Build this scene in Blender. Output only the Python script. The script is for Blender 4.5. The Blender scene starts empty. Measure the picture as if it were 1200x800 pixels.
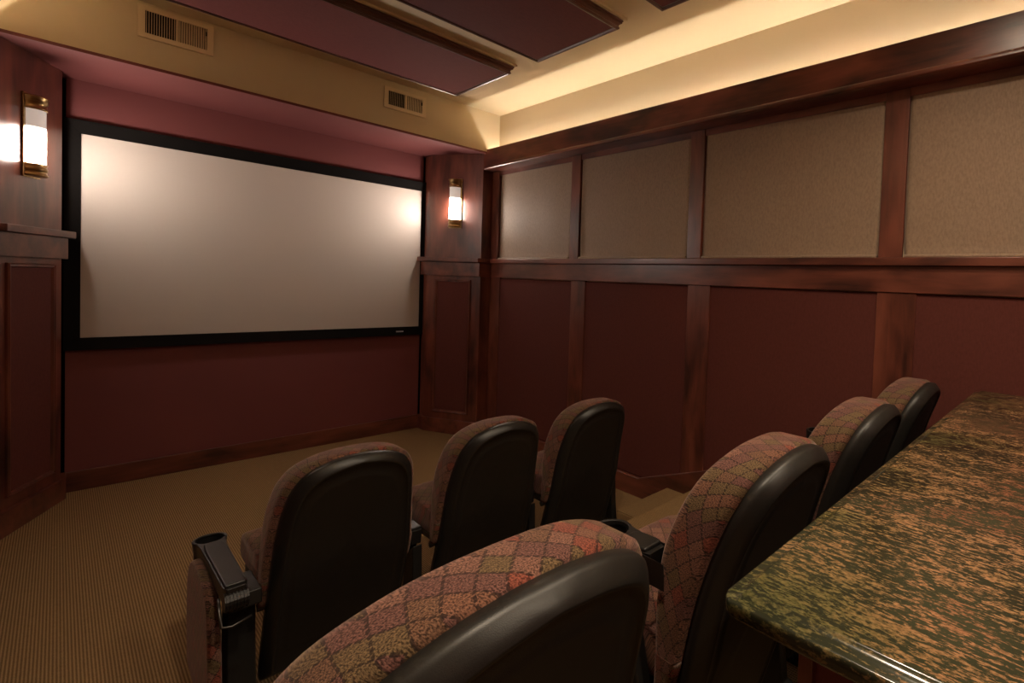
import bpy, bmesh, math, random
from mathutils import Vector, Matrix, noise
random.seed(7)
PI = math.pi
scn = bpy.context.scene
COL = scn.collection

# ------------------------------------------------------------------ helpers
def mesh_obj(name, verts, faces, mat=None, parent=None, smooth=False, loc=None):
    me = bpy.data.meshes.new(name)
    me.from_pydata([tuple(v) for v in verts], [], faces)
    me.update()
    bm = bmesh.new(); bm.from_mesh(me)
    bmesh.ops.recalc_face_normals(bm, faces=bm.faces)
    bm.to_mesh(me); bm.free()
    if mat: me.materials.append(mat)
    if smooth:
        for p in me.polygons: p.use_smooth = True
    o = bpy.data.objects.new(name, me)
    COL.objects.link(o)
    if parent: o.parent = parent
    if loc: o.location = loc
    return o

def empty(name, loc=(0, 0, 0), rz=0.0):
    o = bpy.data.objects.new(name, None)
    COL.objects.link(o)
    o.location = loc; o.rotation_euler = (0, 0, rz)
    o.empty_display_size = 0.1
    return o

def tag(o, label, cat, group=None, kind=None):
    o['label'] = label; o['category'] = cat
    if group: o['group'] = group
    if kind: o['kind'] = kind
    return o

def structure(o):
    o['kind'] = 'structure'
    return o

def bevel(o, w=0.004, seg=2, angle=35, smooth=True):
    m = o.modifiers.new('bevel', 'BEVEL')
    m.width = w; m.segments = seg; m.limit_method = 'ANGLE'; m.angle_limit = math.radians(angle)
    m.harden_normals = False
    if smooth:
        for p in o.data.polygons: p.use_smooth = True
        w2 = o.modifiers.new('wn', 'WEIGHTED_NORMAL'); w2.keep_sharp = True
    return o

class MB:
    """collects boxes, prisms and tubes into one mesh"""
    def __init__(s): s.v = []; s.f = []
    def add(s, vs, fs):
        b = len(s.v); s.v += [tuple(v) for v in vs]; s.f += [tuple(i + b for i in f) for f in fs]; return s
    def box(s, x0, x1, y0, y1, z0, z1):
        vs = [(x, y, z) for z in (z0, z1) for y in (y0, y1) for x in (x0, x1)]
        return s.add(vs, [(0, 2, 3, 1), (4, 5, 7, 6), (0, 1, 5, 4), (2, 6, 7, 3), (0, 4, 6, 2), (1, 3, 7, 5)])
    def prism(s, poly, z0, z1):
        n = len(poly)
        vs = [(x, y, z0) for x, y in poly] + [(x, y, z1) for x, y in poly]
        fs = [tuple(range(n - 1, -1, -1)), tuple(range(n, 2 * n))] + [(i, (i + 1) % n, n + (i + 1) % n, n + i) for i in range(n)]
        return s.add(vs, fs)
    def extrude(s, poly, fn, t0, t1):
        """poly in 2D mapped by fn(a,b,t) to 3D"""
        n = len(poly)
        vs = [fn(a, b, t0) for a, b in poly] + [fn(a, b, t1) for a, b in poly]
        fs = [tuple(range(n - 1, -1, -1)), tuple(range(n, 2 * n))] + [(i, (i + 1) % n, n + (i + 1) % n, n + i) for i in range(n)]
        return s.add(vs, fs)
    def tube(s, pts, r, n=12, caps=True):
        pts = [Vector(p) for p in pts]; rings = []; base = len(s.v)
        for i, p in enumerate(pts):
            d = (pts[min(i + 1, len(pts) - 1)] - pts[max(i - 1, 0)]).normalized()
            a = d.cross(Vector((0, 0, 1)))
            if a.length < 1e-3: a = d.cross(Vector((1, 0, 0)))
            a.normalize(); b = d.cross(a)
            for k in range(n):
                t = 2 * PI * k / n
                s.v.append(tuple(p + a * math.cos(t) * r + b * math.sin(t) * r))
        for i in range(len(pts) - 1):
            for k in range(n):
                s.f.append((base + i * n + k, base + i * n + (k + 1) % n, base + (i + 1) * n + (k + 1) % n, base + (i + 1) * n + k))
        if caps:
            s.f.append(tuple(base + k for k in range(n - 1, -1, -1)))
            s.f.append(tuple(base + (len(pts) - 1) * n + k for k in range(n)))
        return s
    def lathe(s, prof, c=(0, 0), n=32, a0=0.0, a1=2 * PI, xf=None):
        full = abs(a1 - a0 - 2 * PI) < 1e-6
        m = n if full else n + 1
        base = len(s.v)
        for r, z in prof:
            for k in range(m):
                t = a0 + (a1 - a0) * k / n
                p = Vector((c[0] + r * math.cos(t), c[1] + r * math.sin(t), z))
                s.v.append(tuple(xf @ p if xf else p))
        for i in range(len(prof) - 1):
            for k in range(n):
                k2 = (k + 1) % m
                s.f.append((base + i * m + k, base + i * m + k2, base + (i + 1) * m + k2, base + (i + 1) * m + k))
        return s
    def build(s, name, mat=None, parent=None, smooth=False):
        return mesh_obj(name, s.v, s.f, mat, parent, smooth)

def catmull(pts, n=8, closed=False):
    out = []; N = len(pts); P = [Vector(p) for p in pts]
    rng = range(N) if closed else range(N - 1)
    for i in rng:
        p0 = P[(i - 1) % N] if closed else P[max(i - 1, 0)]
        p1 = P[i]; p2 = P[(i + 1) % N]; p3 = P[(i + 2) % N] if closed else P[min(i + 2, N - 1)]
        for k in range(n):
            t = k / n
            out.append(0.5 * ((2 * p1) + (-p0 + p2) * t + (2 * p0 - 5 * p1 + 4 * p2 - p3) * t * t + (-p0 + 3 * p1 - 3 * p2 + p3) * t ** 3))
    if not closed: out.append(P[-1])
    return out

# ------------------------------------------------------------------ materials
def new_mat(name):
    m = bpy.data.materials.new(name); m.use_nodes = True
    nt = m.node_tree; b = nt.nodes['Principled BSDF']
    return m, nt, b
def N(nt, t, **kw):
    n = nt.nodes.new(t)
    for k, v in kw.items(): setattr(n, k, v)
    return n
def ramp(nt, stops):
    r = nt.nodes.new('ShaderNodeValToRGB')
    while len(r.color_ramp.elements) < len(stops): r.color_ramp.elements.new(0.5)
    for e, (p, c) in zip(r.color_ramp.elements, stops):
        e.position = p; e.color = (*c, 1)
    return r
def mapping(nt, scale=(1, 1, 1), rot=(0, 0, 0), coord='Object'):
    tc = nt.nodes.new('ShaderNodeTexCoord'); mp = nt.nodes.new('ShaderNodeMapping')
    mp.inputs['Scale'].default_value = scale; mp.inputs['Rotation'].default_value = rot
    nt.links.new(tc.outputs[coord], mp.inputs['Vector']); return mp
def bump(nt, b, height, strength=0.3, dist=0.002):
    bp = nt.nodes.new('ShaderNodeBump'); bp.inputs['Strength'].default_value = strength; bp.inputs['Distance'].default_value = dist
    nt.links.new(height, bp.inputs['Height']); nt.links.new(bp.outputs[0], b.inputs['Normal'])

def paint(name, col, rough=0.6, var=0.06, scale=300, bs=0.05, spec=0.35):
    m, nt, b = new_mat(name)
    mp = mapping(nt, (1, 1, 1))
    n = N(nt, 'ShaderNodeTexNoise'); n.inputs['Scale'].default_value = 1.3; n.inputs['Detail'].default_value = 3
    nt.links.new(mp.outputs[0], n.inputs['Vector'])
    r = ramp(nt, [(0.3, tuple(c * (1 - var) for c in col)), (0.7, tuple(min(1, c * (1 + var)) for c in col))])
    nt.links.new(n.outputs[0], r.inputs[0]); nt.links.new(r.outputs[0], b.inputs['Base Color'])
    n2 = N(nt, 'ShaderNodeTexNoise'); n2.inputs['Scale'].default_value = scale
    nt.links.new(mp.outputs[0], n2.inputs['Vector'])
    bump(nt, b, n2.outputs[0], bs, 0.001)
    b.inputs['Roughness'].default_value = rough; b.inputs['Specular IOR Level'].default_value = spec
    return m

def wood(name, grain='x', dark=(0.046, 0.014, 0.009), mid=(0.125, 0.034, 0.020), light=(0.21, 0.062, 0.036), rough=0.36):
    m, nt, b = new_mat(name)
    sc = {'x': (0.8, 9, 9), 'y': (9, 0.8, 9), 'z': (9, 9, 0.8)}[grain]
    mp = mapping(nt, sc)
    n = N(nt, 'ShaderNodeTexNoise'); n.inputs['Scale'].default_value = 3.2; n.inputs['Detail'].default_value = 7; n.inputs['Roughness'].default_value = 0.62; n.inputs['Distortion'].default_value = 0.7
    nt.links.new(mp.outputs[0], n.inputs['Vector'])
    # soft cloudy mottling of stained alder
    sc2 = {'x': (2.2, 6, 6), 'y': (6, 2.2, 6), 'z': (6, 6, 2.2)}[grain]
    mp2 = mapping(nt, sc2)
    n2 = N(nt, 'ShaderNodeTexNoise'); n2.inputs['Scale'].default_value = 1.1; n2.inputs['Detail'].default_value = 2.5; n2.inputs['Distortion'].default_value = 0.4
    nt.links.new(mp2.outputs[0], n2.inputs['Vector'])
    mx = N(nt, 'ShaderNodeMath', operation='MULTIPLY_ADD'); mx.inputs[1].default_value = 0.28
    ml = N(nt, 'ShaderNodeMath', operation='MULTIPLY'); ml.inputs[1].default_value = 0.72
    nt.links.new(n2.outputs[0], ml.inputs[0]); nt.links.new(n.outputs[0], mx.inputs[0]); nt.links.new(ml.outputs[0], mx.inputs[2])
    r = ramp(nt, [(0.34, dark), (0.48, mid), (0.64, light)])
    nt.links.new(mx.outputs[0], r.inputs[0]); nt.links.new(r.outputs[0], b.inputs['Base Color'])
    bump(nt, b, n.outputs[0], 0.08, 0.001)
    b.inputs['Roughness'].default_value = rough
    b.inputs['Coat Weight'].default_value = 0.25; b.inputs['Coat Roughness'].default_value = 0.25
    return m

def cloth(name, a, c, scale=260, rough=0.85, sheen=0.0, bs=0.25, blotch=0.05, spec=0.2):
    """plain weave from two crossed waves"""
    m, nt, b = new_mat(name)
    mp = mapping(nt)
    w1 = N(nt, 'ShaderNodeTexWave', wave_type='BANDS', bands_direction='Z'); w1.inputs['Scale'].default_value = scale / 6.28; w1.inputs['Distortion'].default_value = 1.2
    w2 = N(nt, 'ShaderNodeTexWave', wave_type='BANDS', bands_direction='Y'); w2.inputs['Scale'].default_value = scale / 6.28; w2.inputs['Distortion'].default_value = 1.2
    for w in (w1, w2): nt.links.new(mp.outputs[0], w.inputs['Vector'])
    mu = N(nt, 'ShaderNodeMath', operation='MULTIPLY'); nt.links.new(w1.outputs['Fac'], mu.inputs[0]); nt.links.new(w2.outputs['Fac'], mu.inputs[1])
    n = N(nt, 'ShaderNodeTexNoise'); n.inputs['Scale'].default_value = 45; n.inputs['Detail'].default_value = 4
    mp3 = mapping(nt, (1, 2.2, 1.2)); nt.links.new(mp3.outputs[0], n.inputs['Vector'])
    ad = N(nt, 'ShaderNodeMath', operation='MULTIPLY_ADD'); ad.inputs[1].default_value = 0.6
    nt.links.new(mu.outputs[0], ad.inputs[0]); nt.links.new(n.outputs[0], ad.inputs[2])
    r = ramp(nt, [(0.3, a), (0.9, c)])
    nt.links.new(ad.outputs[0], r.inputs[0]); nt.links.new(r.outputs[0], b.inputs['Base Color'])
    bump(nt, b, mu.outputs[0], bs, 0.001)
    b.inputs['Roughness'].default_value = rough; b.inputs['Sheen Weight'].default_value = sheen; b.inputs['Specular IOR Level'].default_value = spec
    return m

M = {}
M['wood_y'] = wood('cherry_wood_along_wall', 'y')
M['wood_x'] = wood('cherry_wood_across', 'x')
M['wood_z'] = wood('cherry_wood_upright', 'z')
M['wood_dark'] = wood('dark_moulding_wood', 'x', (0.05, 0.017, 0.012), (0.085, 0.028, 0.018), (0.13, 0.045, 0.03), 0.35)
M['cream'] = paint('cream_wall_paint', (0.66, 0.54, 0.36), 0.75, 0.03)
M['burgundy'] = paint('burgundy_wall_paint', (0.188, 0.055, 0.053), 0.55, 0.05)
M['ceiling_red'] = cloth('burgundy_ceiling_cloth', (0.125, 0.034, 0.033), (0.165, 0.046, 0.044), 400, 0.8, 0.0, 0.15)
M['panel_red'] = cloth('burgundy_panel_cloth', (0.094, 0.025, 0.019), (0.128, 0.035, 0.027), 400, 0.8, 0.0, 0.2)
M['taupe'] = cloth('taupe_panel_cloth', (0.225, 0.152, 0.098), (0.36, 0.252, 0.168), 420, 0.62, 0.25, 0.3, spec=0.4)
M['black_void'] = paint('black_shade_and_lever', (0.004, 0.0035, 0.0035), 0.9, 0.1, 500, 0.05, 0.05)  # flat black for shaded gaps and vent ducts, and the damper lever
M['black_frame'] = paint('black_velvet_frame', (0.0075, 0.0065, 0.006), 0.85, 0.1, 500, 0.1, 0.08)
M['screen'] = paint('grey_screen_vinyl', (0.58, 0.52, 0.46), 0.40, 0.01, 900, 0.04, 0.4)

def brass():
    m, nt, b = new_mat('antique_brass')
    b.inputs['Metallic'].default_value = 1.0; b.inputs['Roughness'].default_value = 0.28
    mp = mapping(nt, (4, 4, 60)); n = N(nt, 'ShaderNodeTexNoise'); n.inputs['Scale'].default_value = 4
    nt.links.new(mp.outputs[0], n.inputs['Vector'])
    r = ramp(nt, [(0.3, (0.30, 0.19, 0.08)), (0.7, (0.48, 0.33, 0.15))]); nt.links.new(n.outputs[0], r.inputs[0]); nt.links.new(r.outputs[0], b.inputs['Base Color'])
    return m
M['brass'] = brass()

def plastic(name, col, rough, bs=0.2, scale=900):
    m, nt, b = new_mat(name)
    mp = mapping(nt); n = N(nt, 'ShaderNodeTexNoise'); n.inputs['Scale'].default_value = scale; n.inputs['Detail'].default_value = 1
    nt.links.new(mp.outputs[0], n.inputs['Vector']); bump(nt, b, n.outputs[0], bs, 0.0006)
    r = ramp(nt, [(0.3, tuple(c * 0.8 for c in col)), (0.7, tuple(c * 1.25 for c in col))]); nt.links.new(n.outputs[0], r.inputs[0]); nt.links.new(r.outputs[0], b.inputs['Base Color'])
    b.inputs['Roughness'].default_value = rough
    return m
M['shell'] = plastic('black_moulded_plastic', (0.013, 0.012, 0.0105), 0.42, 0.25)
M['shell_tex'] = plastic('textured_black_plastic', (0.009, 0.0075, 0.006), 0.55, 0.6)
M['arm'] = plastic('black_arm_plastic', (0.011, 0.0098, 0.0095), 0.36, 0.2)
M['steel'] = plastic('dark_steel', (0.10, 0.095, 0.09), 0.35, 0.1)
M['steel'].node_tree.nodes['Principled BSDF'].inputs['Metallic'].default_value = 0.9
M['vent'] = paint('cream_enamel', (0.74, 0.60, 0.40), 0.4, 0.02)
M['silver'] = paint('silver_badge', (0.5, 0.5, 0.5), 0.3, 0.02)

def glass_lit():
    m, nt, b = new_mat('lit_frosted_glass')
    tc = N(nt, 'ShaderNodeTexCoord'); sp = N(nt, 'ShaderNodeSeparateXYZ'); nt.links.new(tc.outputs['Object'], sp.inputs[0])
    # object z runs 0 (bottom of the tube) to 0.31 m (top); the bulb sits in the lower half
    mr = N(nt, 'ShaderNodeMapRange', interpolation_type='SMOOTHSTEP'); mr.inputs['From Min'].default_value = 0.165; mr.inputs['From Max'].default_value = 0.215
    mr.inputs['To Min'].default_value = SCONCE_HI; mr.inputs['To Max'].default_value = SCONCE_LO
    nt.links.new(sp.outputs['Z'], mr.inputs['Value'])
    b.inputs['Base Color'].default_value = (0.8, 0.76, 0.72, 1); b.inputs['Roughness'].default_value = 0.4
    b.inputs['Emission Color'].default_value = (1.0, 0.84, 0.73, 1)
    nt.links.new(mr.outputs[0], b.inputs['Emission Strength'])
    return m
SCONCE_HI, SCONCE_LO = 98.0, 0.26
M['glass'] = glass_lit()
def emit(name, col, s):
    m, nt, b = new_mat(name); b.inputs['Base Color'].default_value = (0.8, 0.8, 0.8, 1)
    b.inputs['Emission Color'].default_value = (*col, 1); b.inputs['Emission Strength'].default_value = s
    return m

def carpet():
    m, nt, b = new_mat('ribbed_tan_carpet')
    mp = mapping(nt)
    nz = N(nt, 'ShaderNodeTexNoise'); nz.inputs['Scale'].default_value = 260; nz.inputs['Detail'].default_value = 2
    nt.links.new(mp.outputs[0], nz.inputs['Vector'])
    w = N(nt, 'ShaderNodeTexWave', wave_type='BANDS', bands_direction='X', wave_profile='SIN'); w.inputs['Scale'].default_value = 34; w.inputs['Distortion'].default_value = 1.6; w.inputs['Detail Scale'].default_value = 6
    w2 = N(nt, 'ShaderNodeTexWave', wave_type='BANDS', bands_direction='Y', wave_profile='SIN'); w2.inputs['Scale'].default_value = 40; w2.inputs['Distortion'].default_value = 2.5
    for q in (w, w2): nt.links.new(mp.outputs[0], q.inputs['Vector'])
    a1 = N(nt, 'ShaderNodeMath', operation='MULTIPLY_ADD'); a1.inputs[1].default_value = 0.22
    nt.links.new(w2.outputs['Fac'], a1.inputs[0])
    a2 = N(nt, 'ShaderNodeMath', operation='MULTIPLY'); a2.inputs[1].default_value = 0.48; nt.links.new(w.outputs['Fac'], a2.inputs[0]); nt.links.new(a2.outputs[0], a1.inputs[2])
    a3 = N(nt, 'ShaderNodeMath', operation='MULTIPLY_ADD'); a3.inputs[1].default_value = 0.35
    nt.links.new(nz.outputs[0], a3.inputs[0]); nt.links.new(a1.outputs[0], a3.inputs[2])
    r = ramp(nt, [(0.15, (0.105, 0.060, 0.026)), (0.5, (0.24, 0.147, 0.066)), (0.85, (0.40, 0.26, 0.125))])
    nt.links.new(a3.outputs[0], r.inputs[0]); nt.links.new(r.outputs[0], b.inputs['Base Color'])
    bump(nt, b, a3.outputs[0], 0.5, 0.004)
    b.inputs['Roughness'].default_value = 0.95; b.inputs['Specular IOR Level'].default_value = 0.1
    return m
M['carpet'] = carpet()

def plaid():
    """woven diamonds in rust, plum, tan and olive with dark dashed outlines (UVs in metres)"""
    m, nt, b = new_mat('diamond_upholstery')
    tc = N(nt, 'ShaderNodeTexCoord'); sp = N(nt, 'ShaderNodeSeparateXYZ'); nt.links.new(tc.outputs['UV'], sp.inputs[0])
    def math_(op, x, y=None, z=None):
        n = N(nt, 'ShaderNodeMath', operation=op)
        for i, v in enumerate((x, y, z)):
            if v is None: continue
            if isinstance(v, (int, float)): n.inputs[i].default_value = v
            else: nt.links.new(v, n.inputs[i])
        return n.outputs[0]
    s = 1 / 0.044
    U = math_('MULTIPLY', sp.outputs[0], s); V = math_('MULTIPLY', sp.outputs[1], s * 0.8)
    nz = N(nt, 'ShaderNodeTexNoise'); nz.inputs['Scale'].default_value = 60; nz.inputs['Detail'].default_value = 1; nt.links.new(tc.outputs['UV'], nz.inputs['Vector'])
    wob = math_('MULTIPLY_ADD', nz.outputs[0], 0.10, -0.05)
    p = math_('ADD', math_('ADD', U, V), wob); q = math_('ADD', math_('SUBTRACT', U, V), wob)
    fp = math_('FRACT', p); fq = math_('FRACT', q)
    ip = math_('FLOOR', p); iq = math_('FLOOR', q)
    cb = N(nt, 'ShaderNodeCombineXYZ'); nt.links.new(ip, cb.inputs[0]); nt.links.new(iq, cb.inputs[1])
    wn = N(nt, 'ShaderNodeTexWhiteNoise', noise_dimensions='3D'); nt.links.new(cb.outputs[0], wn.inputs['Vector'])
    cell = ramp(nt, [(0.0, (0.150, 0.072, 0.048)), (0.18, (0.175, 0.052, 0.036)), (0.32, (0.125, 0.066, 0.042)), (0.50, (0.115, 0.076, 0.040)), (0.68, (0.165, 0.082, 0.062)), (0.85, (0.120, 0.056, 0.048))])
    cell.color_ramp.interpolation = 'CONSTANT'
    nt.links.new(wn.outputs['Value'], cell.inputs[0])
    # yarn speckle
    sn = N(nt, 'ShaderNodeTexNoise'); sn.inputs['Scale'].default_value = 420; sn.inputs['Detail'].default_value = 3; nt.links.new(tc.outputs['UV'], sn.inputs['Vector'])
    sr = ramp(nt, [(0.38, (0.30, 0.28, 0.26)), (0.62, (1.65, 1.6, 1.5))]); nt.links.new(sn.outputs[0], sr.inputs[0])
    mx = N(nt, 'ShaderNodeMix', data_type='RGBA', blend_type='MULTIPLY'); mx.inputs[0].default_value = 1.0
    nt.links.new(cell.outputs[0], mx.inputs[6]); nt.links.new(sr.outputs[0], mx.inputs[7])
    # dashed outlines
    def edge(fr): return math_('LESS_THAN', math_('ABSOLUTE', math_('SUBTRACT', fr, 0.5)), 0.5 - 0.055)
    e = math_('MULTIPLY', edge(fp), edge(fq))
    d1 = math_('GREATER_THAN', math_('FRACT', math_('MULTIPLY', V, 7.0)), 0.28)
    ln = math_('MULTIPLY', math_('SUBTRACT', 1.0, e), d1)
    ln = math_('MULTIPLY', ln, 0.82)
    m2 = N(nt, 'ShaderNodeMix', data_type='RGBA'); nt.links.new(ln, m2.inputs[0]); nt.links.new(mx.outputs[2], m2.inputs[6]); m2.inputs[7].default_value = (0.018, 0.010, 0.008, 1)
    nt.links.new(m2.outputs[2], b.inputs['Base Color'])
    hh = math_('MULTIPLY_ADD', e, 0.5, sn.outputs[0]); bump(nt, b, hh, 0.5, 0.0015)
    b.inputs['Roughness'].default_value = 0.85; b.inputs['Sheen Weight'].default_value = 0.35; b.inputs['Sheen Roughness'].default_value = 0.4; b.inputs['Sheen Tint'].default_value = (1, 0.7, 0.6, 1)
    b.inputs['Specular IOR Level'].default_value = 0.2
    return m
M['plaid'] = plaid()

def granite():
    m, nt, b = new_mat('red_green_granite')
    # long mineral flecks run across the depth of the slab
    def nz(scale, det, rough, sc, rot=0.0, dist=0.0):
        mp = mapping(nt, sc, (0, 0, rot)); n = N(nt, 'ShaderNodeTexNoise'); n.inputs['Scale'].default_value = scale; n.inputs['Detail'].default_value = det; n.inputs['Roughness'].default_value = rough; n.inputs['Distortion'].default_value = dist
        nt.links.new(mp.outputs[0], n.inputs['Vector']); return n.outputs[0]
    rot = math.radians(GR_ROT)
    fleck = nz(42, 6, 0.68, (3.8, 0.9, 2.0), rot, 0.45)
    fine = nz(150, 3, 0.6, (2.2, 1.0, 1.5), rot, 0.2)
    band = nz(6.5, 4, 0.6, (3.0, 0.9, 1.0), rot, 0.6)
    big = nz(2.1, 3, 0.55, (1.6, 1.0, 1.0), rot, 0.5)
    # veins of green near the left end, salmon further along
    tc = N(nt, 'ShaderNodeTexCoord'); sp = N(nt, 'ShaderNodeSeparateXYZ'); nt.links.new(tc.outputs['Object'], sp.inputs[0])
    gx = N(nt, 'ShaderNodeMapRange'); gx.inputs['From Min'].default_value = .57; gx.inputs['From Max'].default_value = 1.05; gx.inputs['To Min'].default_value = -0.17; gx.inputs['To Max'].default_value = 0.07
    gy = N(nt, 'ShaderNodeMapRange'); gy.inputs['From Min'].default_value = .38; gy.inputs['From Max'].default_value = -.05; gy.inputs['To Min'].default_value = -.02; gy.inputs['To Max'].default_value = 0.15
    nt.links.new(sp.outputs[0], gx.inputs['Value']); nt.links.new(sp.outputs[1], gy.inputs['Value'])
    g1_ = N(nt, 'ShaderNodeMath', operation='ADD'); nt.links.new(gx.outputs[0], g1_.inputs[0]); nt.links.new(gy.outputs[0], g1_.inputs[1])
    g2_ = N(nt, 'ShaderNodeMath', operation='ADD'); nt.links.new(g1_.outputs[0], g2_.inputs[0]); nt.links.new(big, g2_.inputs[1])
    g3_ = N(nt, 'ShaderNodeMath', operation='MULTIPLY_ADD'); g3_.inputs[1].default_value = 0.35; nt.links.new(fleck, g3_.inputs[0]); nt.links.new(g2_.outputs[0], g3_.inputs[2])
    base = ramp(nt, [(0.46, (0.075, 0.085, 0.034)), (0.60, (0.15, 0.125, 0.052)), (0.70, (0.27, 0.165, 0.08)), (0.80, (0.34, 0.185, 0.10)), (0.92, (0.23, 0.095, 0.055))])
    nt.links.new(g3_.outputs[0], base.inputs[0])
    pk = ramp(nt, [(0.36, (0.48, 0.50, 0.42)), (0.64, (1.2, 1.12, 1.05))]); nt.links.new(fine, pk.inputs[0])
    mx = N(nt, 'ShaderNodeMix', data_type='RGBA', blend_type='MULTIPLY'); mx.inputs[0].default_value = 1; nt.links.new(base.outputs[0], mx.inputs[6]); nt.links.new(pk.outputs[0], mx.inputs[7])
    ad = N(nt, 'ShaderNodeMath', operation='MULTIPLY_ADD'); ad.inputs[1].default_value = 0.45; nt.links.new(band, ad.inputs[0]); nt.links.new(fleck, ad.inputs[2])
    ad2 = N(nt, 'ShaderNodeMath', operation='MULTIPLY_ADD'); ad2.inputs[1].default_value = 0.30; nt.links.new(fine, ad2.inputs[0]); nt.links.new(ad.outputs[0], ad2.inputs[2])
    fr = ramp(nt, [(0.865, (1, 1, 1)), (0.945, (0, 0, 0))]); nt.links.new(ad2.outputs[0], fr.inputs[0])
    m2 = N(nt, 'ShaderNodeMix', data_type='RGBA'); nt.links.new(fr.outputs[0], m2.inputs[0]); nt.links.new(mx.outputs[2], m2.inputs[6])
    dk = ramp(nt, [(0.35, (0.010, 0.011, 0.007)), (0.65, (0.042, 0.046, 0.024))]); nt.links.new(big, dk.inputs[0]); nt.links.new(dk.outputs[0], m2.inputs[7])
    nt.links.new(m2.outputs[2], b.inputs['Base Color'])
    b.inputs['Roughness'].default_value = 0.16; b.inputs['Specular IOR Level'].default_value = 0.5
    return m
GR_ROT = 8
M['granite'] = granite()
M['seat_dark'] = plastic('black_seat_pan', (0.01, 0.009, 0.008), 0.5)

# ------------------------------------------------------------------ room
XR, XL = 2.632, -0.345          # right and left wall planes
YS, YB = 5.40, -1.6             # screen wall, back wall
ZC = 3.135                      # ceiling
YF = 4.585                      # front face of the soffit
ZS = 2.755                      # underside of the soffit
structure(MB().box(XL - .1, XR + .1, YB - .1, YS + .1, -.1, 0).build('floor', M['carpet']))
structure(MB().box(XL - .1, XR + .1, YB - .1, YS + .1, ZC, ZC + .1).build('ceiling', M['cream']))
structure(MB().box(XR, XR + .1, YB - .1, YS + .1, 0, ZC).build('wall_right', M['cream']))
structure(MB().box(XL - .1, XL, YB - .1, YS + .1, 0, ZC).build('wall_left', M['cream']))
structure(MB().box(XL, XR, YS, YS + .1, 0, ZC).build('wall_front', M['black_void']))  # coloured black to give the shadowed gaps beside the columns
structure(MB().box(XL, XR, YB - .1, YB, 0, ZC).build('wall_back', M['burgundy']))
# soffit: cream face, burgundy underside
so = MB().box(XL, XR, YF, YS, ZS, ZC).build('trim_1', M['cream'])
so.data.materials.append(M['burgundy'])
for p in so.data.polygons:
    if p.normal.z < -0.5: p.material_index = 1
structure(so)
structure(MB().box(XL, XR - .1, YF - .003, YF + .03, ZS - .012, ZS + .006).build('trim_2', M['burgundy']))
# burgundy wall surface around the screen, stopping short of the columns
structure(MB().box(0.03, 2.262, YS - .05, YS, 0, ZS).build('wall_screen', M['burgundy']))
structure(bevel(MB().box(0.03, 2.262, YS - .072, YS - .05, 0, .135).build('baseboard_front', M['wood_x']), .004))

# raised floor for the back row and the step beside the right wall
P1 = 1.87; RZ = 0.30
def nosed(x0, x1, y0, y1, z0, z1):
    return bevel(MB().box(x0, x1, y0, y1, z0, z1).build('floor_riser', M['carpet']), .015, 3)
structure(nosed(XL, XR, YB, P1, 0, RZ))
structure(nosed(2.13, XR, P1, 2.24, 0, RZ / 2))

# right wall woodwork
RB0, RB1, LIP1 = 1.565, 1.700, 1.742
structure(bevel(MB().box(XR - .030, XR, YB, 4.70, RB0, RB1).build('trim_3', M['wood_y']), .003))
structure(bevel(MB().box(XR - .055, XR, YB, 4.70, RB1, LIP1).build('trim_4', M['wood_y']), .004))
# crown: fascia standing off the wall with a light trough behind
CX = XR - .126
def rw(a, b, t): return (a, t, b)
prof = [(CX, 2.625), (CX - .012, 2.622), (CX - .018, 2.612), (CX - .018, 2.598), (CX - .010, 2.592), (XR, 2.592), (XR, 2.64), (CX + .020, 2.64), (CX + .020, 2.782), (CX, 2.782)]
def crown(name, side):
    mb = MB()
    if side > 0: mb.extrude(prof, rw, YB, YF); mb.box(CX, XR - .001, YF - .010, 4.636, 2.594, ZS - .014)  # end block added to stop trough light leaking onto the column
    else: mb.extrude([(XL + (XR - a), b) for a, b in prof], rw, YB, YF)
    return structure(bevel(mb.build(name, M['wood_y']), .002))
crown('trim_5', 1); crown('trim_6', -1)
# upright battens
yu = [(3.300, 3.412), (2.030, 2.146), (0.742, 0.861), (-0.53, -0.41), (4.520, 4.70)]
yl = [(3.200, 3.380), (1.940, 2.128), (0.664, 0.858), (-0.61, -0.42), (4.470, 4.70)]
ti = 7
for a, b_ in yu:
    structure(bevel(MB().box(XR - .026, XR, a, b_, LIP1, 2.592).build('trim_%d' % ti, M['wood_z']), .003)); ti += 1
for a, b_ in yl:
    structure(bevel(MB().box(XR - .022, XR, a, b_, .12, RB0).build('trim_%d' % ti, M['wood_z']), .003)); ti += 1
structure(MB().box(XR - .02, XR, YB, 4.7, 2.55, 2.592).build('trim_%d' % ti, M['wood_y'])); ti += 1
# baseboard that rises beside the steps
bb = [(4.70, 0), (4.70, .14), (2.52, .14), (1.66, .44), (YB, .44), (YB, RZ - .01), (P1, RZ - .01), (2.2, 0)]
structure(bevel(MB().extrude(bb, lambda a, b, t: (t, a, b), XR - .034, XR).build('baseboard_right', M['wood_y']), .005))
structure(bevel(MB().box(XL, XL + .02, YB, 4.6, 0, .44).build('baseboard_left', M['wood_y']), .004))
structure(bevel(MB().box(XL, XL + .05, YB, 4.6, RB0, LIP1).build('trim_%d' % ti, M['wood_y']), .004)); ti += 1
structure(MB().box(XL, XL + .008, YB, 4.6, .44, RB0).build('trim_%d' % ti, M['panel_red'])); ti += 1
structure(MB().box(XL, XL + .008, YB, 4.6, LIP1, 2.60).build('trim_%d' % ti, M['taupe'])); ti += 1

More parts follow.
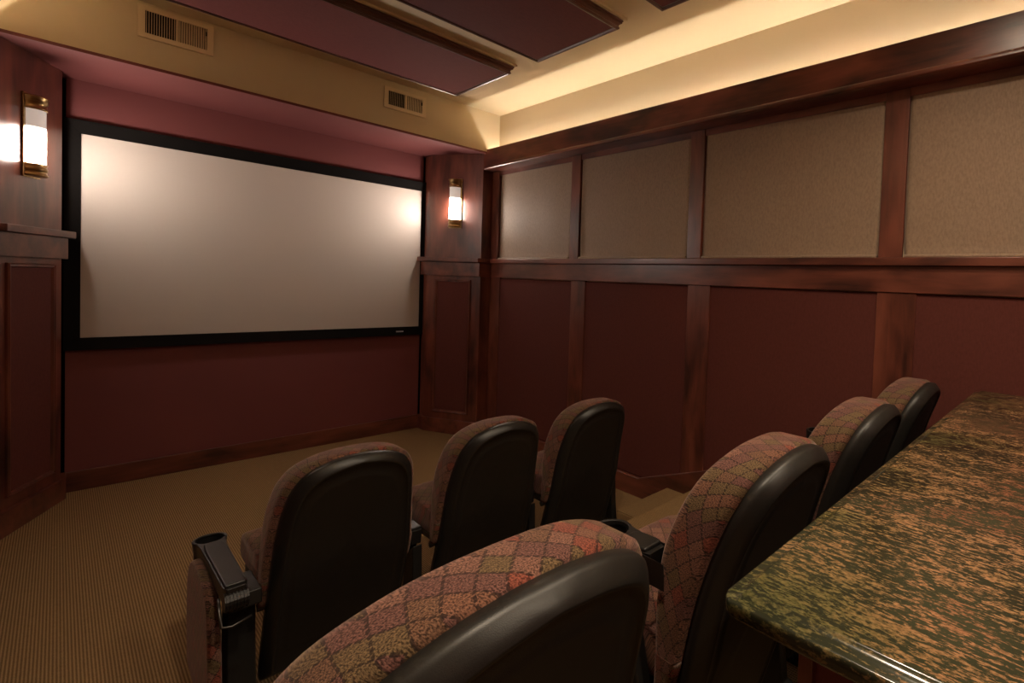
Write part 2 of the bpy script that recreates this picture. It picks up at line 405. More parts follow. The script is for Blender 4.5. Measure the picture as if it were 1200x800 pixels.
# burgundy panels between the lower battens
low = [(3.380, 4.470), (2.128, 3.200), (.858, 1.940), (-.42, .664)]
names_low = ['burgundy fabric wall panel beside the wooden column, first from the screen end', 'burgundy fabric wall panel behind the front row, second from the screen end',
             'burgundy fabric wall panel above the steps and back row, third from the screen end', 'burgundy fabric wall panel above the granite counter, nearest the camera']
def cushion_panel(name, y0, y1, z0, z1, th, mat):
    """a softly padded upholstered board on the right wall"""
    e = .012; xs = XR
    vs = [(xs, y0, z0), (xs, y1, z0), (xs, y1, z1), (xs, y0, z1),
          (xs - th * .6, y0 + .002, z0 + .002), (xs - th * .6, y1 - .002, z0 + .002), (xs - th * .6, y1 - .002, z1 - .002), (xs - th * .6, y0 + .002, z1 - .002),
          (xs - th, y0 + e, z0 + e), (xs - th, y1 - e, z0 + e), (xs - th, y1 - e, z1 - e), (xs - th, y0 + e, z1 - e)]
    fs = [(0, 1, 2, 3), (8, 9, 10, 11)]
    for i in range(4):
        j = (i + 1) % 4
        fs += [(i, j, 4 + j, 4 + i), (4 + i, 4 + j, 8 + j, 8 + i)]
    return mesh_obj(name, vs, fs, mat)
for (a, b_), lb in zip(low, names_low):
    y0, y1 = a - .012, b_ + .012
    z0 = .14
    if a > 2.0: o = cushion_panel('wall_panel', y0, y1, .14, RB0 - .003, .014, M['panel_red'])
    else:       o = cushion_panel('wall_panel', y0, y1, .20, RB0 - .003, .014, M['panel_red'])
    tag(o, lb, 'wall panel', 'burgundy panels on the lower right wall')

# taupe fabric stretched between the upper battens, hem along the bottom
up_ = [(3.415, 4.510), (2.150, 3.296), (.865, 2.026), (-.405, .738)]
names_up = ['taupe fabric acoustic panel nearest the screen, catching a soft sconce glow', 'taupe fabric acoustic panel second from the screen on the upper right wall',
            'wide taupe fabric acoustic panel third from the screen on the upper right wall', 'taupe fabric acoustic panel at the right edge of the photo, above the rail']
def drape(y0, y1, z0, z1, seed):
    ny, nz_ = 60, 44; vs = []; fs = []
    for j in range(nz_ + 1):
        v = j / nz_
        for i in range(ny + 1):
            u = i / ny
            y = y0 + (y1 - y0) * u; z = z0 + (z1 - z0) * v
            d = .010 + .0035 * noise.noise(Vector((y * 3.0 + seed, z * 1.2, seed))) 
            d += .0022 * noise.noise(Vector((y * 26 + seed, z * 2.0, seed))) * math.exp(-v * 6)
            if v < .045: d += .004
            ed = min(u, 1 - u) * (y1 - y0)
            if ed < .012: d *= ed / .012
            pull = .010 * math.exp(-((min(u, 1 - u) * (y1 - y0)) / .035) ** 2) * math.exp(-v * 9)
            yy = y + (pull if u < .5 else -pull) * 1.0
            vs.append((XR - .003 - d, yy, z))
    for j in range(nz_):
        for i in range(ny):
            a = j * (ny + 1) + i; fs.append((a, a + 1, a + ny + 2, a + ny + 1))
    return vs, fs
for k, ((a, b_), lb) in enumerate(zip(up_, names_up)):
    r = empty('fabric_panel', (0, 0, 0)); tag(r, lb, 'fabric panel', 'taupe panels on the upper right wall')
    r.location = (XR, (a + b_) / 2, LIP1)
    vs, fs = drape(a - .008, b_ + .008, LIP1 + .002, 2.60, k * 7.3)
    L = Vector(r.location)
    o = mesh_obj('cloth', [Vector(v) - L for v in vs], fs, M['taupe'], r, True)
    s_ = o.modifiers.new('solid', 'SOLIDIFY'); s_.thickness = .002
    h = MB()
    h.tube([Vector((XR - .021 + .001 * math.sin(t * 9), a + .006 + (b_ - a - .012) * t, LIP1 + .0075 + .0012 * noise.noise(Vector((t * 14, k, 0))))) - L for t in [i / 40 for i in range(41)]], .0095, 8)
    h.build('hem', M['taupe'], r, True)

# ------------------------------------------------------------------ columns beside the screen
XCL, XCR, YC, DX, DY = 0.013, 2.275, 5.20, .234, .558
FL = math.hypot(DX, DY)
def column(side):
    lab = 'cherry wood column left of the screen, with a ledge and framed burgundy panel' if side < 0 else 'cherry wood column in the corner right of the screen, with a ledge and framed burgundy panel'
    ix = XCL if side < 0 else XCR
    r = empty('wooden_column', (ix, YC, 0)); tag(r, lab, 'column', 'wooden columns flanking the screen')
    s = side
    W = (XR - .002 - ix) if s > 0 else (ix - XL - .002)
    def foot(off=0.0):
        # footprint polygon relative to the inner corner; off pushes the faces out
        nx, ny = -DY / FL * 1.0, -DX / FL       # outward normal for the right column (towards room centre)
        ax, ay = 0 + nx * off, 0 + ny * off
        bx, by = DX + nx * off, -DY + ny * off
        pts = [(ax - off * .3, YS - YC - .06), (ax - off * .3, ay + off * .9), (bx - off * .2, by - off * .5), (W, by - off * .5), (W, YS - YC - .06)]
        pts[1] = (ax - off * .3, ay + off * .2)
        return [(x * s, y) for x, y in pts]
    bevel(MB().prism(foot(0), 0, ZS - .001).build('column_body', M['wood_z'], r), .004)
    bevel(MB().prism(foot(.022), RB0 - .0, RB1).build('frieze_board', M['wood_x'], r), .003)
    bevel(MB().prism(foot(.048), RB1, LIP1).build('ledge', M['wood_x'], r), .004)
    bevel(MB().prism(foot(.018), 0, .14).build('plinth', M['wood_x'], r), .004)
    # local frame on the slanted face: t along the face from the inner corner, n outwards
    T = Vector((DX * s, -DY, 0)).normalized(); Nn = Vector((-DY * s, -DX, 0)).normalized()
    def fp(t, z, n): return T * t + Nn * n + Vector((0, 0, z))
    t0, t1, z0, z1 = (.085, .500, .205, 1.530)
    # mitred moulding: profile swept round the rectangle
    prof_m = [(0, 0.0), (0, .010), (.006, .016), (.012, .012), (.018, .014), (.024, .006), (.028, .0)]
    mb = MB(); n = len(prof_m); vs = []; fs = []
    for (ct, cz, st, sz) in ((t0, z0, 1, 1), (t1, z0, -1, 1), (t1, z1, -1, -1), (t0, z1, 1, -1)):
        for (o_, h_) in prof_m: vs.append(fp(ct + st * o_, cz + sz * o_, h_))
    for c in range(4):
        d = (c + 1) % 4
        for i in range(n - 1): fs.append((c * n + i, c * n + i + 1, d * n + i + 1, d * n + i))
    mb.add(vs, fs); mb.build('panel_moulding', M['wood_z'], r)
    q = MB(); e = .026
    q.extrude([(t0 + e, z0 + e), (t1 - e, z0 + e), (t1 - e, z1 - e), (t0 + e, z1 - e)], lambda a, b, t: fp(a, b, t), -.001, .003)
    q.build('inset_panel', M['panel_red'], r)
    return r
column(-1); column(1)

# ------------------------------------------------------------------ sconces
def sconce(side):
    s = side
    T = Vector((DX * s, -DY, 0)).normalized(); Nn = Vector((-DY * s, -DX, 0)).normalized()
    ix = XCL if s < 0 else XCR
    c = Vector((ix, YC, 0)) + T * .300 + Nn * .001
    lab = 'lit half-round brass sconce with frosted glass on the column left of the screen' if s < 0 else 'lit half-round brass sconce with frosted glass on the column right of the screen'
    r = empty('wall_sconce', (c.x, c.y, 2.04)); tag(r, lab, 'wall lamp', 'wall lamps beside the screen')
    Rw = Matrix((( T.x, Nn.x, 0, 0), (T.y, Nn.y, 0, 0), (0, 0, 1, 0), (0, 0, 0, 1)))
    def half(name, prof, mat, z=0.0, smooth=True, cap=True):
        mb = MB(); mb.lathe(prof, n=28, a0=0, a1=PI, xf=Rw)
        o = mb.build(name, mat, r, smooth); o.location = (0, 0, z); return o
    R_ = .062
    half('backplate_band', [(0, .072), (R_ * .82, .072), (R_ * .82, .388), (0, .388)], M['brass'])
    half('lower_cap', [(0, 0), (R_ - .004, 0), (R_ + .005, .004), (R_ + .005, .012), (R_, .016), (R_ - .001, .030), (R_ + .003, .033), (R_ + .003, .050), (R_ - .001, .053), (R_ + .002, .064), (R_ + .002, .074), (0, .074)], M['brass'])
    half('upper_cap', [(0, .386), (R_ + .002, .386), (R_ + .002, .398), (R_ - .001, .401), (R_ - .001, .424), (R_ + .004, .428), (R_ + .004, .448), (R_ + .008, .455), (R_ + .008, .462), (R_, .466), (0, .466)], M['brass'])
    g = half('glass_shade', [(R_ - .004, 0), (R_ - .004, .312)], M['glass'], .074)
    bp = MB(); bp.extrude([(-R_ - .012, -.008), (R_ + .012, -.008), (R_ + .012, .474), (-R_ - .012, .474)], lambda a, b, t: T * a + Nn * t + Vector((0, 0, b)), 0, .008)
    bevel(bp.build('backplate', M['brass'], r), .002)
sconce(-1); sconce(1)

# ------------------------------------------------------------------ projection screen
r = empty('projection_screen', (1.165, YS - .05, .95)); tag(r, 'large blank grey projection screen in a black velvet frame between two columns', 'projection screen')
def rel(mb, o):
    L = Vector(o.location); mb.v = [tuple(Vector(v) - L) for v in mb.v]; return mb
sx0, sx1, sz0, sz1 = .092, 2.242, 1.040, 2.402
fx0, fx1, fz0, fz1 = .022, 2.285, .958, 2.490
rel(MB().box(sx0 - .01, sx1 + .01, YS - .068, YS - .052, sz0 - .01, sz1 + .01), r).build('screen_surface', M['screen'], r)
fr = MB()
o_ = [(fx0, fz0), (fx1, fz0), (fx1, fz1), (fx0, fz1)]; i_ = [(sx0, sz0), (sx1, sz0), (sx1, sz1), (sx0, sz1)]
y0, y1, y2 = YS - .0495, YS - .090, YS - .074
vs = [(x, y0, z) for x, z in o_] + [(x, y1, z) for x, z in o_] + [(x, y2, z) for x, z in i_] + [(x, y0 - .0185, z) for x, z in i_]
fs = []
for k in range(4):
    j = (k + 1) % 4
    fs += [(k, j, 4 + j, 4 + k), (4 + k, 4 + j, 8 + j, 8 + k), (8 + k, 8 + j, 12 + j, 12 + k)]
fr.add(vs, fs); rel(fr, r).build('screen_frame', M['black_frame'], r)
bdg = rel(MB().box(2.03, 2.095, YS - .0885, YS - .084, .990, 1.002), r).build('badge', M['silver'], r); bdg['label'] = 'small silver maker badge'

# ------------------------------------------------------------------ soffit air vents
def vent(x0, x1, z0, z1, lab, dark_left=True):
    r = empty('air_vent', ((x0 + x1) / 2, YF, z0)); tag(r, lab, 'air vent', 'air vents in the soffit')
    fw_, y = .030, YF
    mb = MB()
    xm = (x0 + x1) / 2
    # frame with two openings and a centre bar
    mb.box(x0, x1, y - .013, y - .0005, z0, z0 + fw_); mb.box(x0, x1, y - .013, y - .0005, z1 - fw_, z1)
    mb.box(x0, x0 + fw_, y - .0128, y - .0005, z0, z1); mb.box(x1 - fw_, x1, y - .0128, y - .0005, z0, z1); mb.box(xm - .006, xm + .006, y - .0128, y - .0005, z0, z1)
    bevel(rel(mb, r).build('vent_frame', M['vent'], r), .0015)
    rel(MB().box(x0 + .01, x1 - .01, y - .0012, y - .0004, z0 + .01, z1 - .01), r).build('duct_shade_sheet', M['black_void'], r)  # black sheet behind the slats, standing in for the shade of the duct
    n = 12
    for h, (a, b_) in enumerate(((x0 + fw_, xm - .006), (xm + .006, x1 - fw_))):
        sl = MB()
        for k in range(n):
            cx = a + (b_ - a) * (k + .5) / n; ang = math.radians(20 if h == 0 else 48); w = .0048
            dx, dy = w * math.sin(ang) , w * math.cos(ang) * .5
            sl.prism([(cx - dx - .0006, y - .0062), (cx - dx + .0006, y - .0062), (cx + dx + .0006, y - .0014), (cx + dx - .0006, y - .0014)], z0 + fw_ * .9, z1 - fw_ * .9)
        rel(sl, r).build('slats', M['vent'], r)
    rel(MB().box(x1 - fw_ - .006, x1 - fw_ - .001, y - .014, y - .005, z1 - .075, z1 - .050), r).build('damper_lever', M['black_void'], r)
vent(.289, .618, 2.924, 3.118, 'cream louvred air vent high on the soffit, above the left half of the screen')
vent(1.618, 1.942, 2.912, 3.084, 'cream louvred air vent on the soffit near the right-hand corner')

# ------------------------------------------------------------------ hanging ceiling panels
def ceiling_panel(x0, x1, y0, y1, lab):
    zb = 3.062
    r = empty('ceiling_panel', ((x0 + x1) / 2, (y0 + y1) / 2, ZC)); tag(r, lab, 'ceiling panel', 'burgundy ceiling panels')
    rel(MB().box(x0 - .03, x1 + .03, y0 - .03, y1 + .03, ZC - .014, ZC), r).build('backing_board', M['cream'], r)
    # stepped moulding, profile given as (outward offset, drop below the ceiling)
    pr = [(.012, .014), (.016, .022), (.010, .028), (.010, .036), (.002, .040), (-.004, .048), (-.004, .056), (.000, .060), (-.002, .070), (-.010, .074), (-.018, .072), (-.022, .064), (-.030, .066), (-.034, .060)]
    vs = []; fs = []; n = len(pr)
    for (cx, cy, sx, sy) in ((x0, y0, -1, -1), (x1, y0, 1, -1), (x1, y1, 1, 1), (x0, y1, -1, 1)):
        for (o_, d_) in pr: vs.append((cx + sx * o_, cy + sy * o_, ZC - d_))
    for c in range(4):
        d = (c + 1) % 4
        for i in range(n - 1): fs.append((c * n + i, c * n + i + 1, d * n + i + 1, d * n + i))
    m = MB(); m.add(vs, fs); rel(m, r).build('moulding', M['wood_dark'], r)
    rel(MB().box(x0 + .030, x1 - .030, y0 + .030, y1 - .030, ZC - .066, ZC - .014), r).build('fabric_face', M['ceiling_red'], r)
ceiling_panel(.18, 2.045, 3.43, 4.24, 'burgundy ceiling panel with dark moulding, closest to the screen')
ceiling_panel(.18, 2.045, 2.27, 3.09, 'burgundy ceiling panel with dark moulding, second from the screen')
ceiling_panel(.18, 2.045, 1.10, 1.93, 'burgundy ceiling panel at the top edge of the photo, third from the screen')

# ------------------------------------------------------------------ theatre chairs
# local frame: origin on the floor below the top of the back, +y towards the screen
BACK_H = .893
def back_y(z):
    """rear surface of the reclined back, slight lumbar curve"""
    t = (BACK_H - z)
    return .30 * t + .020 * math.sin(min(1, max(0, t / .45)) * PI)
def half_outline(grow=0.0, top=0.0, low=.13):
    pts = [(.226, low), (.229, low + .1), (.227, .42), (.222, .54), (.214, .65), (.203, .735), (.187, .797), (.154, .848), (.098, .878), (.042, .8905), (0.0, .893)]
    out = []
    for x, z in pts:
        k = max(0, (z - .70) / .2)
        out.append((x + grow * (1 if x > .01 else 0), z + (grow + top) * min(1, k) ))
    return out
def outline(grow=0.0, top=0.0, low=.13, n=5):
    h = half_outline(grow, top, low)
    c = catmull([(x, z, 0) for x, z in h], n)
    right = [(p.x, p.y) for p in c]
    left = [(-x, z) for x, z in reversed(right[:-1])]
    return right + left        # open at the bottom, closed by the last edge
def loft(layers, name, mat, parent, cap_first=True, cap_last=True, uv=False, smooth=True, subsurf=0):
    """layers: list of (outline pts, forward offset, scale about centre)"""
    vs = []; fs = []; n = len(layers[0][0]); uvs = []
    for L_, (pts, off, sc) in enumerate(layers):
        cz = .56
        for x, z in pts:
            xx = x * sc; zz = cz + (z - cz) * sc
            vs.append((xx, back_y(zz) + off, zz))
    for i in range(len(layers) - 1):
        for k in range(n):
            k2 = (k + 1) % n
            fs.append((i * n + k, i * n + k2, (i + 1) * n + k2, (i + 1) * n + k))
    if cap_first: fs.append(tuple(range(n - 1, -1, -1)))
    if cap_last: fs.append(tuple((len(layers) - 1) * n + k for k in range(n)))
    return vs, fs, n

def make_uv(o, fn):
    me = o.data; uvl = me.uv_layers.new(name='UVMap')
    for p in me.polygons:
        for li in p.loop_indices:
            vi = me.loops[li].vertex_index
            uvl.data[li].uv = fn(me.vertices[vi].co, p.normal)

def build_shell(parent):
    O = outline(0, 0, .05)
    # rounded rear edge, flat textured rear face, open front hidden by the cushion
    G = lambda g: outline(-g, 0, .05 + g)
    lay = [(O, .060, 1.0), (O, .036, 1.0), (G(.001), .030, 1.0), (G(.004), .024, 1.0), (G(.014), .009, 1.0), (G(.024), -.003, 1.0), (G(.0265), -.0045, 1.0), (G(.030), -.004, 1.0)]
    vs, fs, n = loft(lay, 'back_shell', None, parent, True, False)
    o = mesh_obj('back_shell', vs, fs, M['shell'], parent, True)
    # rear panel with a raised inner arch
    I = G(.030)
    lay2 = [(I, -.004, 1.0), (I, .0005, .985), (I, .0010, .86), (I, -.002, .84), (I, -.0025, .80), (I, -.0025, .4), (I, -.0025, .05)]
    vs, fs, n = loft(lay2, 'rear_panel', None, parent, False, True)
    o2 = mesh_obj('rear_panel', vs, fs, M['shell_tex'], parent, True)
    o2['label'] = 'textured black rear face with a raised arch'
    return o
def build_cushion(parent):
    n0 = 6
    O1 = outline(-.002, -.004, .36); O2 = outline(.012, -.010, .36); O3 = outline(.019, -.013, .36)
    vs = []; fs = []; uvs = []
    prof = [(O1, .050, 1.0), (O2, .056, 1.0), (O3, .070, 1.0), (O3, .094, 1.0), (O3, .120, 1.0), (O3, .144, 1.0), (O3, .158, .990), (O3, .166, .955), (O3, .171, .90), (O3, .174, .78), (O3, .176, .6), (O3, .177, .4), (O3, .177, .2), (O3, .177, .04)]
    n = len(O1); cz = .56
    acc = [0.0] * n; last = None
    for pts, off, sc in prof:
        row = []
        for k, (x, z) in enumerate(pts):
            xx = x * sc; zz = cz + (z - cz) * sc
            # headrest roll and lumbar roll
            pad = .004 * math.exp(-((zz - .80) / .09) ** 2)
            f = (off - .050) / .12
            thin = 1 - .62 * min(1, max(0, (.68 - zz) / .30)) ** 1.2
            row.append(Vector((xx, back_y(zz) + .050 + (off - .050) * thin + pad * f, zz)))
        vs += row
        for k, (x, z) in enumerate(pts):
            if off <= .144:
                d = off - .050
                # outward direction of the outline at k
                a = pts[(k - 1) % n]; b = pts[(k + 1) % n]
                tx, tz = b[0] - a[0], b[1] - a[1]; L = math.hypot(tx, tz) or 1
                nx, nz = tz / L, -tx / L
                bend = .144 - off
                uvs.append((x + nx * bend, z + nz * bend))
            else:
                uvs.append((x * sc, cz + (z - cz) * sc))
    m = len(prof)
    for i in range(m - 1):
        for k in range(n):
            k2 = (k + 1) % n; fs.append((i * n + k, i * n + k2, (i + 1) * n + k2, (i + 1) * n + k))
    fs.append(tuple((m - 1) * n + k for k in range(n)))
    o = mesh_obj('back_cushion', vs, fs, M['plaid'], parent, True)
    uvl = o.data.uv_layers.new(name='UVMap')
    for lp in o.data.loops: uvl.data[lp.index].uv = uvs[lp.vertex_index]
    return o
def build_seat(parent):
    # seat cushion: rounded slab with a waterfall front edge
    prof = [(.235, .385), (.245, .440), (.262, .474), (.310, .484), (.420, .492), (.540, .498), (.600, .490), (.632, .462), (.636, .425), (.610, .392), (.40, .372)]
    prof = [(p.x, p.y) for p in catmull([(a, b, 0) for a, b in prof], 4, True)]
    vs = []; fs = []; uvs = []; xs = [-.226, -.222, -.210, -.18, -.12, 0, .12, .18, .210, .222, .226]; ins = [.018, .007, .001, 0, 0, 0, 0, 0, .001, .007, .018]
    n = len(prof); cy = sum(a for a, b in prof) / n; czz = sum(b for a, b in prof) / n
    for x, e in zip(xs, ins):
        acc = 0
        for k, (a, b) in enumerate(prof):
            dy, dz = a - cy, b - czz; L = math.hypot(dy, dz)
            q = (L - e) / L
            crown_ = .006 * math.cos(x / .25 * PI / 2) if b > .46 else 0
            vs.append((x, cy + dy * q, czz + dz * q + crown_))
            uvs.append((x, a + b * .5))
    for i in range(len(xs) - 1):
        for k in range(n):
            k2 = (k + 1) % n; fs.append((i * n + k, i * n + k2, (i + 1) * n + k2, (i + 1) * n + k))
    fs.append(tuple(range(n))); fs.append(tuple((len(xs) - 1) * n + k for k in range(n)))
    o = mesh_obj('seat_cushion', vs, fs, M['plaid'], parent, True)
    uvl = o.data.uv_layers.new(name='UVMap')
    for lp in o.data.loops: uvl.data[lp.index].uv = uvs[lp.vertex_index]
    bevel(MB().box(-.220, .220, .20, .58, .335, .385).build('seat_pan', M['seat_dark'], parent), .012)
    m = MB(); m.tube([(-.245, .24, .35), (.245, .24, .35)], .014); m.tube([(-.20, .24, .35), (-.20, .34, .35)], .012); m.tube([(.20, .24, .35), (.20, .34, .35)], .012)
    m.build('hinge_bar', M['steel'], parent, True)

def build_arm(parent, x, az, ARM_Y0=.13, ARM_Y1=.60, bracket=True, lx=None, lt=.020):
    """one arm with cup ring, pad, bracket and upright; az is the height of its top"""
    rc, ri = .050, .041
    cy = ARM_Y1
    # main body outline (plan), joined to the round cup: waisted towards the back
    pts = []
    for k in range(0, 25):
        t = math.radians(-35 + 250 * k / 24); pts.append((rc * math.cos(t), cy + rc * math.sin(t)))
    side_l = [(-.036, cy - .075), (-.034, cy - .20), (-.032, ARM_Y0 + .03), (-.024, ARM_Y0)]
    poly = pts + side_l + [(-a, b) for a, b in reversed(side_l)]
    th = .062
    mb = MB()
    n = len(poly); hn = 32
    hole = [(ri * math.cos(2 * PI * k / hn), cy + ri * math.sin(2 * PI * k / hn)) for k in range(hn)]
    bm = bmesh.new()
    def ring(pl, z): return [bm.verts.new((a, b, z)) for a, b in pl]
    def taper(pl, s, zz):   # slight undercut of the body
        return [(a * s, b) for a, b in pl]
    o_top = ring(poly, az); h_top = ring(hole, az)
    o_bot = ring(taper(poly, .86, 0), az - th); h_bot = ring([(a * .86, cy + (b - cy) * .86) for a, b in hole], az - .075)
    eds = []
    for rg in (o_top, h_top):
        for i in range(len(rg)): eds.append(bm.edges.new((rg[i], rg[(i + 1) % len(rg)])))
    bmesh.ops.triangle_fill(bm, use_beauty=True, edges=eds)
    for i in range(n): bm.faces.new((o_top[i], o_top[(i + 1) % n], o_bot[(i + 1) % n], o_bot[i]))
    for i in range(hn): bm.faces.new((h_top[i], h_top[(i + 1) % hn], h_bot[(i + 1) % hn], h_bot[i]))
    bm.faces.new(h_bot); bm.faces.new(o_bot)
    bmesh.ops.recalc_face_normals(bm, faces=bm.faces)
    me = bpy.data.meshes.new('armrest'); bm.to_mesh(me); bm.free(); me.materials.append(M['arm'])
    arm = bpy.data.objects.new('armrest', me); COL.objects.link(arm); arm.parent = parent; arm.location = (x, 0, 0)
    bevel(arm, .0035, 2, 50)
    # cup well below the ring
    cw = MB(); cw.lathe([(ri * .9, az - .006), (rc * .93, az - .02), (rc * .86, az - .095), (rc * .80, az - .102), (0, az - .102)], (0, cy), 28)
    c = cw.build('cup_holder', M['arm'], parent, True); c.location = (x, 0, 0)
    # raised pad
    pad = MB(); pd = [(-.027, ARM_Y0 + .012), (.027, ARM_Y0 + .012), (.030, cy - .12), (.026, cy - .072), (.012, cy - .060), (-.012, cy - .060), (-.026, cy - .072), (-.030, cy - .12)]
    pad.prism(pd, az - .003, az + .009)
    p = bevel(pad.build('arm_pad', M['arm'], parent), .005, 3); p.location = (x, 0, 0)
    # upright with foot
    st = MB(); sp = [(.16, 0), (.44, 0), (.45, .02), (.37, .045), (.345, .20), (.34, .34), (min(.345, ARM_Y1 - .06), az - .07), (min(.33, ARM_Y1 - .07), az - .05), (ARM_Y0 + .04, az - .05), (ARM_Y0 + .035, az - .10), (.255, .36), (.245, .20), (.225, .045), (.16, .02)]
    st.extrude(sp, lambda a, b, t: (t, a, b), -lt, lt)
    s = bevel(st.build('leg', M['seat_dark'], parent), .005, 2); s.location = (x if lx is None else lx, 0, 0)
    if not bracket: return
    # hinge bracket behind the arm
    br = MB(); br.tube([(-.030, ARM_Y0 + .01, az - .045), (.030, ARM_Y0 + .01, az - .045)], .030, 18)
    for k in range(7): br.tube([(-.026 + k * .0085, ARM_Y0 + .01, az - .045), (-.023 + k * .0085, ARM_Y0 + .01, az - .045)], .033, 18)
    b2 = br.build('hinge_bracket', M['arm'], parent, False); b2.location = (x, 0, 0)
    lp = MB(); lp.tube([(-.040, ARM_Y0 + .02, az - .03), (-.043, ARM_Y0 - .02, az - .06), (-.040, ARM_Y0 - .028, az - .105), (-.015, ARM_Y0 - .030, az - .112), (.034, ARM_Y0 - .030, az - .098)], .0042, 8)
    l2 = lp.build('hinge_loop', M['steel'], parent, True); l2.location = (x, 0, 0)

def make_chair(left_arm, right_arm, az, hx, a0=.13, a1=.60, br=True, lx=None):
    r = empty('theater_chair', (0, 0, 0))
    build_shell(r); build_cushion(r); build_seat(r)
    pm = MB(); pm.box(-.06, .06, .26, .40, .02, .34); pm.box(-.13, .13, .20, .46, 0, .025)
    bevel(pm.build('pedestal', M['seat_dark'], r), .006)
    if left_arm: build_arm(r, -hx, az, a0, a1, br, lx, .038 if br else .020)
    if right_arm: build_arm(r, hx, az, a0, a1, br)
    return r
def side_panel(r, x):
    # upholstered end panel under the outer arm
    pts = [(.22, .03), (.60, .03), (.645, .10), (.655, .30), (.63, .40), (.56, .455), (.46, .47), (.30, .44), (.235, .36)]
    pts = [(p.x, p.y) for p in catmull([(a, b, 0) for a, b in pts], 5, True)]
    mb = MB(); mb.extrude(pts, lambda a, b, t: (t, a, b), -.022, .014)
    o = bevel(mb.build('side_panel', M['plaid'], r), .012, 3, 50); o.location = (x, 0, 0)
    uvl = o.data.uv_layers.new(name='UVMap')
    for lp in o.data.loops:
        c = o.data.vertices[lp.vertex_index].co; uvl.data[lp.index].uv = (c.y + c.x, c.z)
def copy_tree(o, parent=None):
    c = o.copy(); COL.objects.link(c)
    if parent: c.parent = parent
    for ch in list(o.children): copy_tree(ch, c)
    return c

R1Y, R1Z = 2.025, 0.0
R2Y, R2Z = .452, RZ
g1 = 'theater chairs in the front row'; g2 = 'theater chairs in the back row'
c1 = make_chair(True, False, .505, .318, lx=-.283)
c2 = make_chair(True, False, .42, .290, .27, .60, False)
c3 = make_chair(True, True, .42, .290, .27, .60, False)
side_panel(c1, -.352)
for c, x, lb in ((c1, .680, 'patterned theater chair at the left end of the front row, beside the open carpet'),
                 (c2, 1.268, 'patterned theater chair in the middle of the three in the front row'),
                 (c3, 1.845, 'patterned theater chair at the right end of the front row, nearest the wall')):
    c.location = (x, R1Y, R1Z); tag(c, lb, 'theater chair', g1)
d1 = make_chair(False, False, .70, .287)
d2 = make_chair(True, False, .66, .215, .275, .425, False, -.255)
d3 = copy_tree(d2)
d4 = make_chair(True, False, .66, .215, .275, .425, False, -.255)
for c, x, lb in ((d1, .357, 'large patterned theater chair at the bottom centre, closest to the camera'),
                 (d2, 1.037, 'patterned theater chair in the back row, next to the left corner of the granite counter'),
                 (d3, 1.640, 'patterned theater chair in the back row, second from the right wall'),
                 (d4, 2.215, 'patterned theater chair at the far end of the back row, against the right wall')):
    c.location = (x, R2Y, R2Z); tag(c, lb, 'theater chair', g2)
d1.scale = (1.15, 1, 1)

# ------------------------------------------------------------------ granite counter
CZ = 1.130; CX0, CX1, CY0, CY1 = .566, XR - .034, -.42, .384
def slab():
    # edge profile (inset, z below the top)
    pr = [(.0275, 0.0), (.0262, .0003), (.0250, .0015), (.0215, .0045), (.0145, .0068), (.0065, .0078), (.0030, .0084), (.0010, .0102), (0, .014), (0, .025), (.003, .032), (.010, .037), (.02, .038)]
    def ring(inset):
        pts = []
        r_ = max(.003, .026 - inset * .35)
        x0, x1, y0, y1 = CX0 + inset, CX1, CY0 + inset, CY1 - inset
        for (cx, cy, a0) in ((x1 - r_, y1 - r_, 0), (x0 + r_, y1 - r_, 90), (x0 + r_, y0 + r_, 180), (x1 - r_, y0 + r_, 270)):
            for k in range(9):
                t = math.radians(a0 + 90 * k / 8); pts.append((cx + r_ * math.cos(t), cy + r_ * math.sin(t)))
        return pts
    vs = []; fs = []; n = 36
    for inset, d in pr:
        for x, y in ring(inset): vs.append((x, y, CZ - d))
    for i in range(len(pr) - 1):
        for k in range(n): fs.append((i * n + k, i * n + (k + 1) % n, (i + 1) * n + (k + 1) % n, (i + 1) * n + k))
    fs.append(tuple(range(n))); fs.append(tuple((len(pr) - 1) * n + k for k in range(n)))
    o = mesh_obj('granite_countertop', vs, fs, M['granite'])
    for p in o.data.polygons: p.use_smooth = len(p.vertices) == 4
    tag(o, 'long polished red and green granite countertop behind the back row of chairs', 'countertop')
    return o
slab()
kb = empty('counter_base', (.70, .1, RZ)); tag(kb, 'burgundy panelled base wall holding up the granite counter, in its shadow', 'counter base')
rel(MB().box(.715, XR - .04, -.30, .312, RZ, CZ - .038), kb).build('base_body', M['burgundy'], kb)
bevel(rel(MB().box(.700, .722, .298, .322, RZ, CZ - .038), kb).build('corner_strip', M['wood_z'], kb), .002)
bevel(rel(MB().box(.700, .712, -.30, .298, RZ, RZ + .12), kb).build('base_skirting', M['wood_y'], kb), .003)

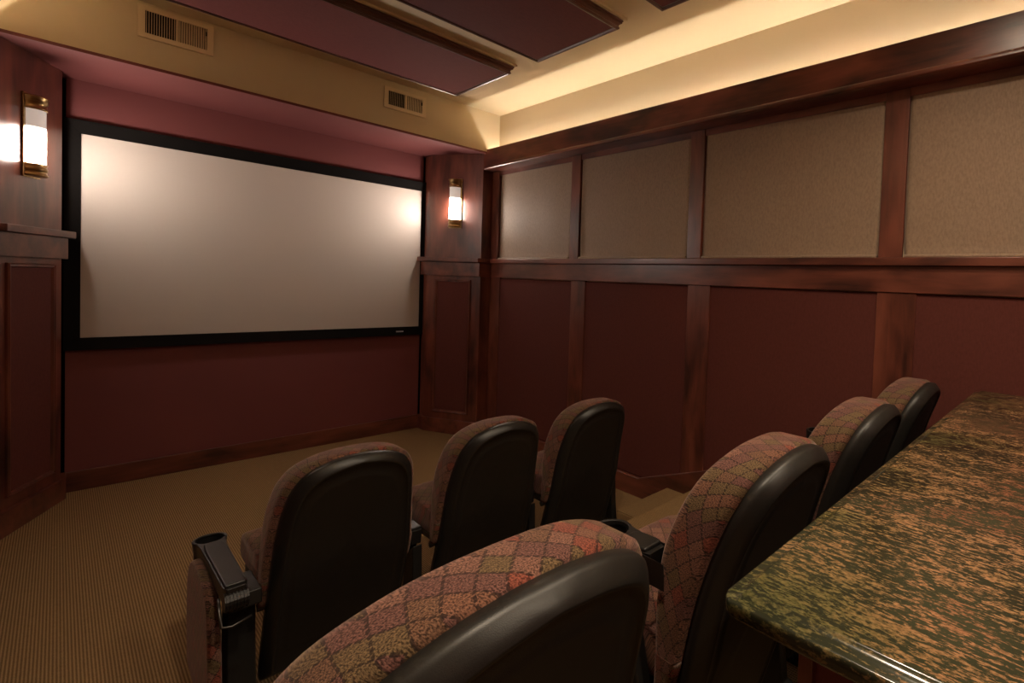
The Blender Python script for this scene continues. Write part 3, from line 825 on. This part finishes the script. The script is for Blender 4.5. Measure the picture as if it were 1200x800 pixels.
# ------------------------------------------------------------------ lights
COVE = 98.0
def cove(side):
    x = (XR - .055) if side > 0 else (XL + .055)
    s = MB(); s.tube([(x, YB + .1, 2.702), (x, YF - .012, 2.702)], .0038, 8)
    o = s.build('cove_light', emit('warm_rope_light_%s' % ('right' if side > 0 else 'left'), (1.0, .91, .74), COVE), None, True)
    tag(o, 'warm rope light hidden in the trough behind the %s crown moulding' % ('right-hand' if side > 0 else 'left-hand'), 'rope light')
cove(1); cove(-1)
def fill_light(x, y, power, lab, size=.12):  # unseen fill lamps and rings, added to brighten the back of the room
    r = empty('added_fill_light', (x, y, ZC)); tag(r, lab, 'fill light', 'added fill lights')
    rg = MB(); rg.lathe([(.062, -.004), (.085, -.004), (.088, 0), (.06, 0)], (0, 0), 28); rg.build('trim_ring', M['vent'], r, True)
    li = bpy.data.lights.new('lamp', 'AREA'); li.shape = 'DISK'; li.size = size; li.energy = power; li.color = (1, .80, .58); li.spread = math.radians(150)
    lo = bpy.data.objects.new('lamp', li); COL.objects.link(lo); lo.parent = r; lo.location = (0, 0, -.006)
fill_light(.45, .55, 12, 'added fill light above the left chair of the back row, outside the photo')
fill_light(1.45, .35, 9, 'added fill light above the right chairs of the back row, outside the photo')
fill_light(1.1, -1.0, 16, 'added fill light behind the camera, outside the photo')

w = bpy.data.worlds.new('world'); scn.world = w; w.use_nodes = True
w.node_tree.nodes['Background'].inputs[0].default_value = (0.02, 0.014, 0.01, 1)

# ------------------------------------------------------------------ camera
fwv = Vector((0.7904326, 0.6118775, -0.0286730)); rtv = Vector((0.6125437, -0.7893655, 0.0411363)); upv = Vector((-0.0025369, 0.0500790, 0.9987420))
cam = bpy.data.cameras.new('camera'); co = bpy.data.objects.new('camera', cam); COL.objects.link(co)
mt = Matrix((( rtv.x, upv.x, -fwv.x, 0), (rtv.y, upv.y, -fwv.y, 0), (rtv.z, upv.z, -fwv.z, 1.55), (0, 0, 0, 1)))
co.matrix_world = mt
cam.sensor_width = 36; cam.sensor_fit = 'HORIZONTAL'
cam.lens = 582.805 / 1200 * 36
cam.shift_x = -(819.97 - 600) / 1200; cam.shift_y = (353.46 - 400) / 1200
cam.clip_start = .02
scn.camera = co
scn.view_settings.view_transform = 'Standard'; scn.view_settings.look = 'None'; scn.view_settings.gamma = 1
scn.view_settings.use_curve_mapping = False
scn.view_settings.exposure = 0.45
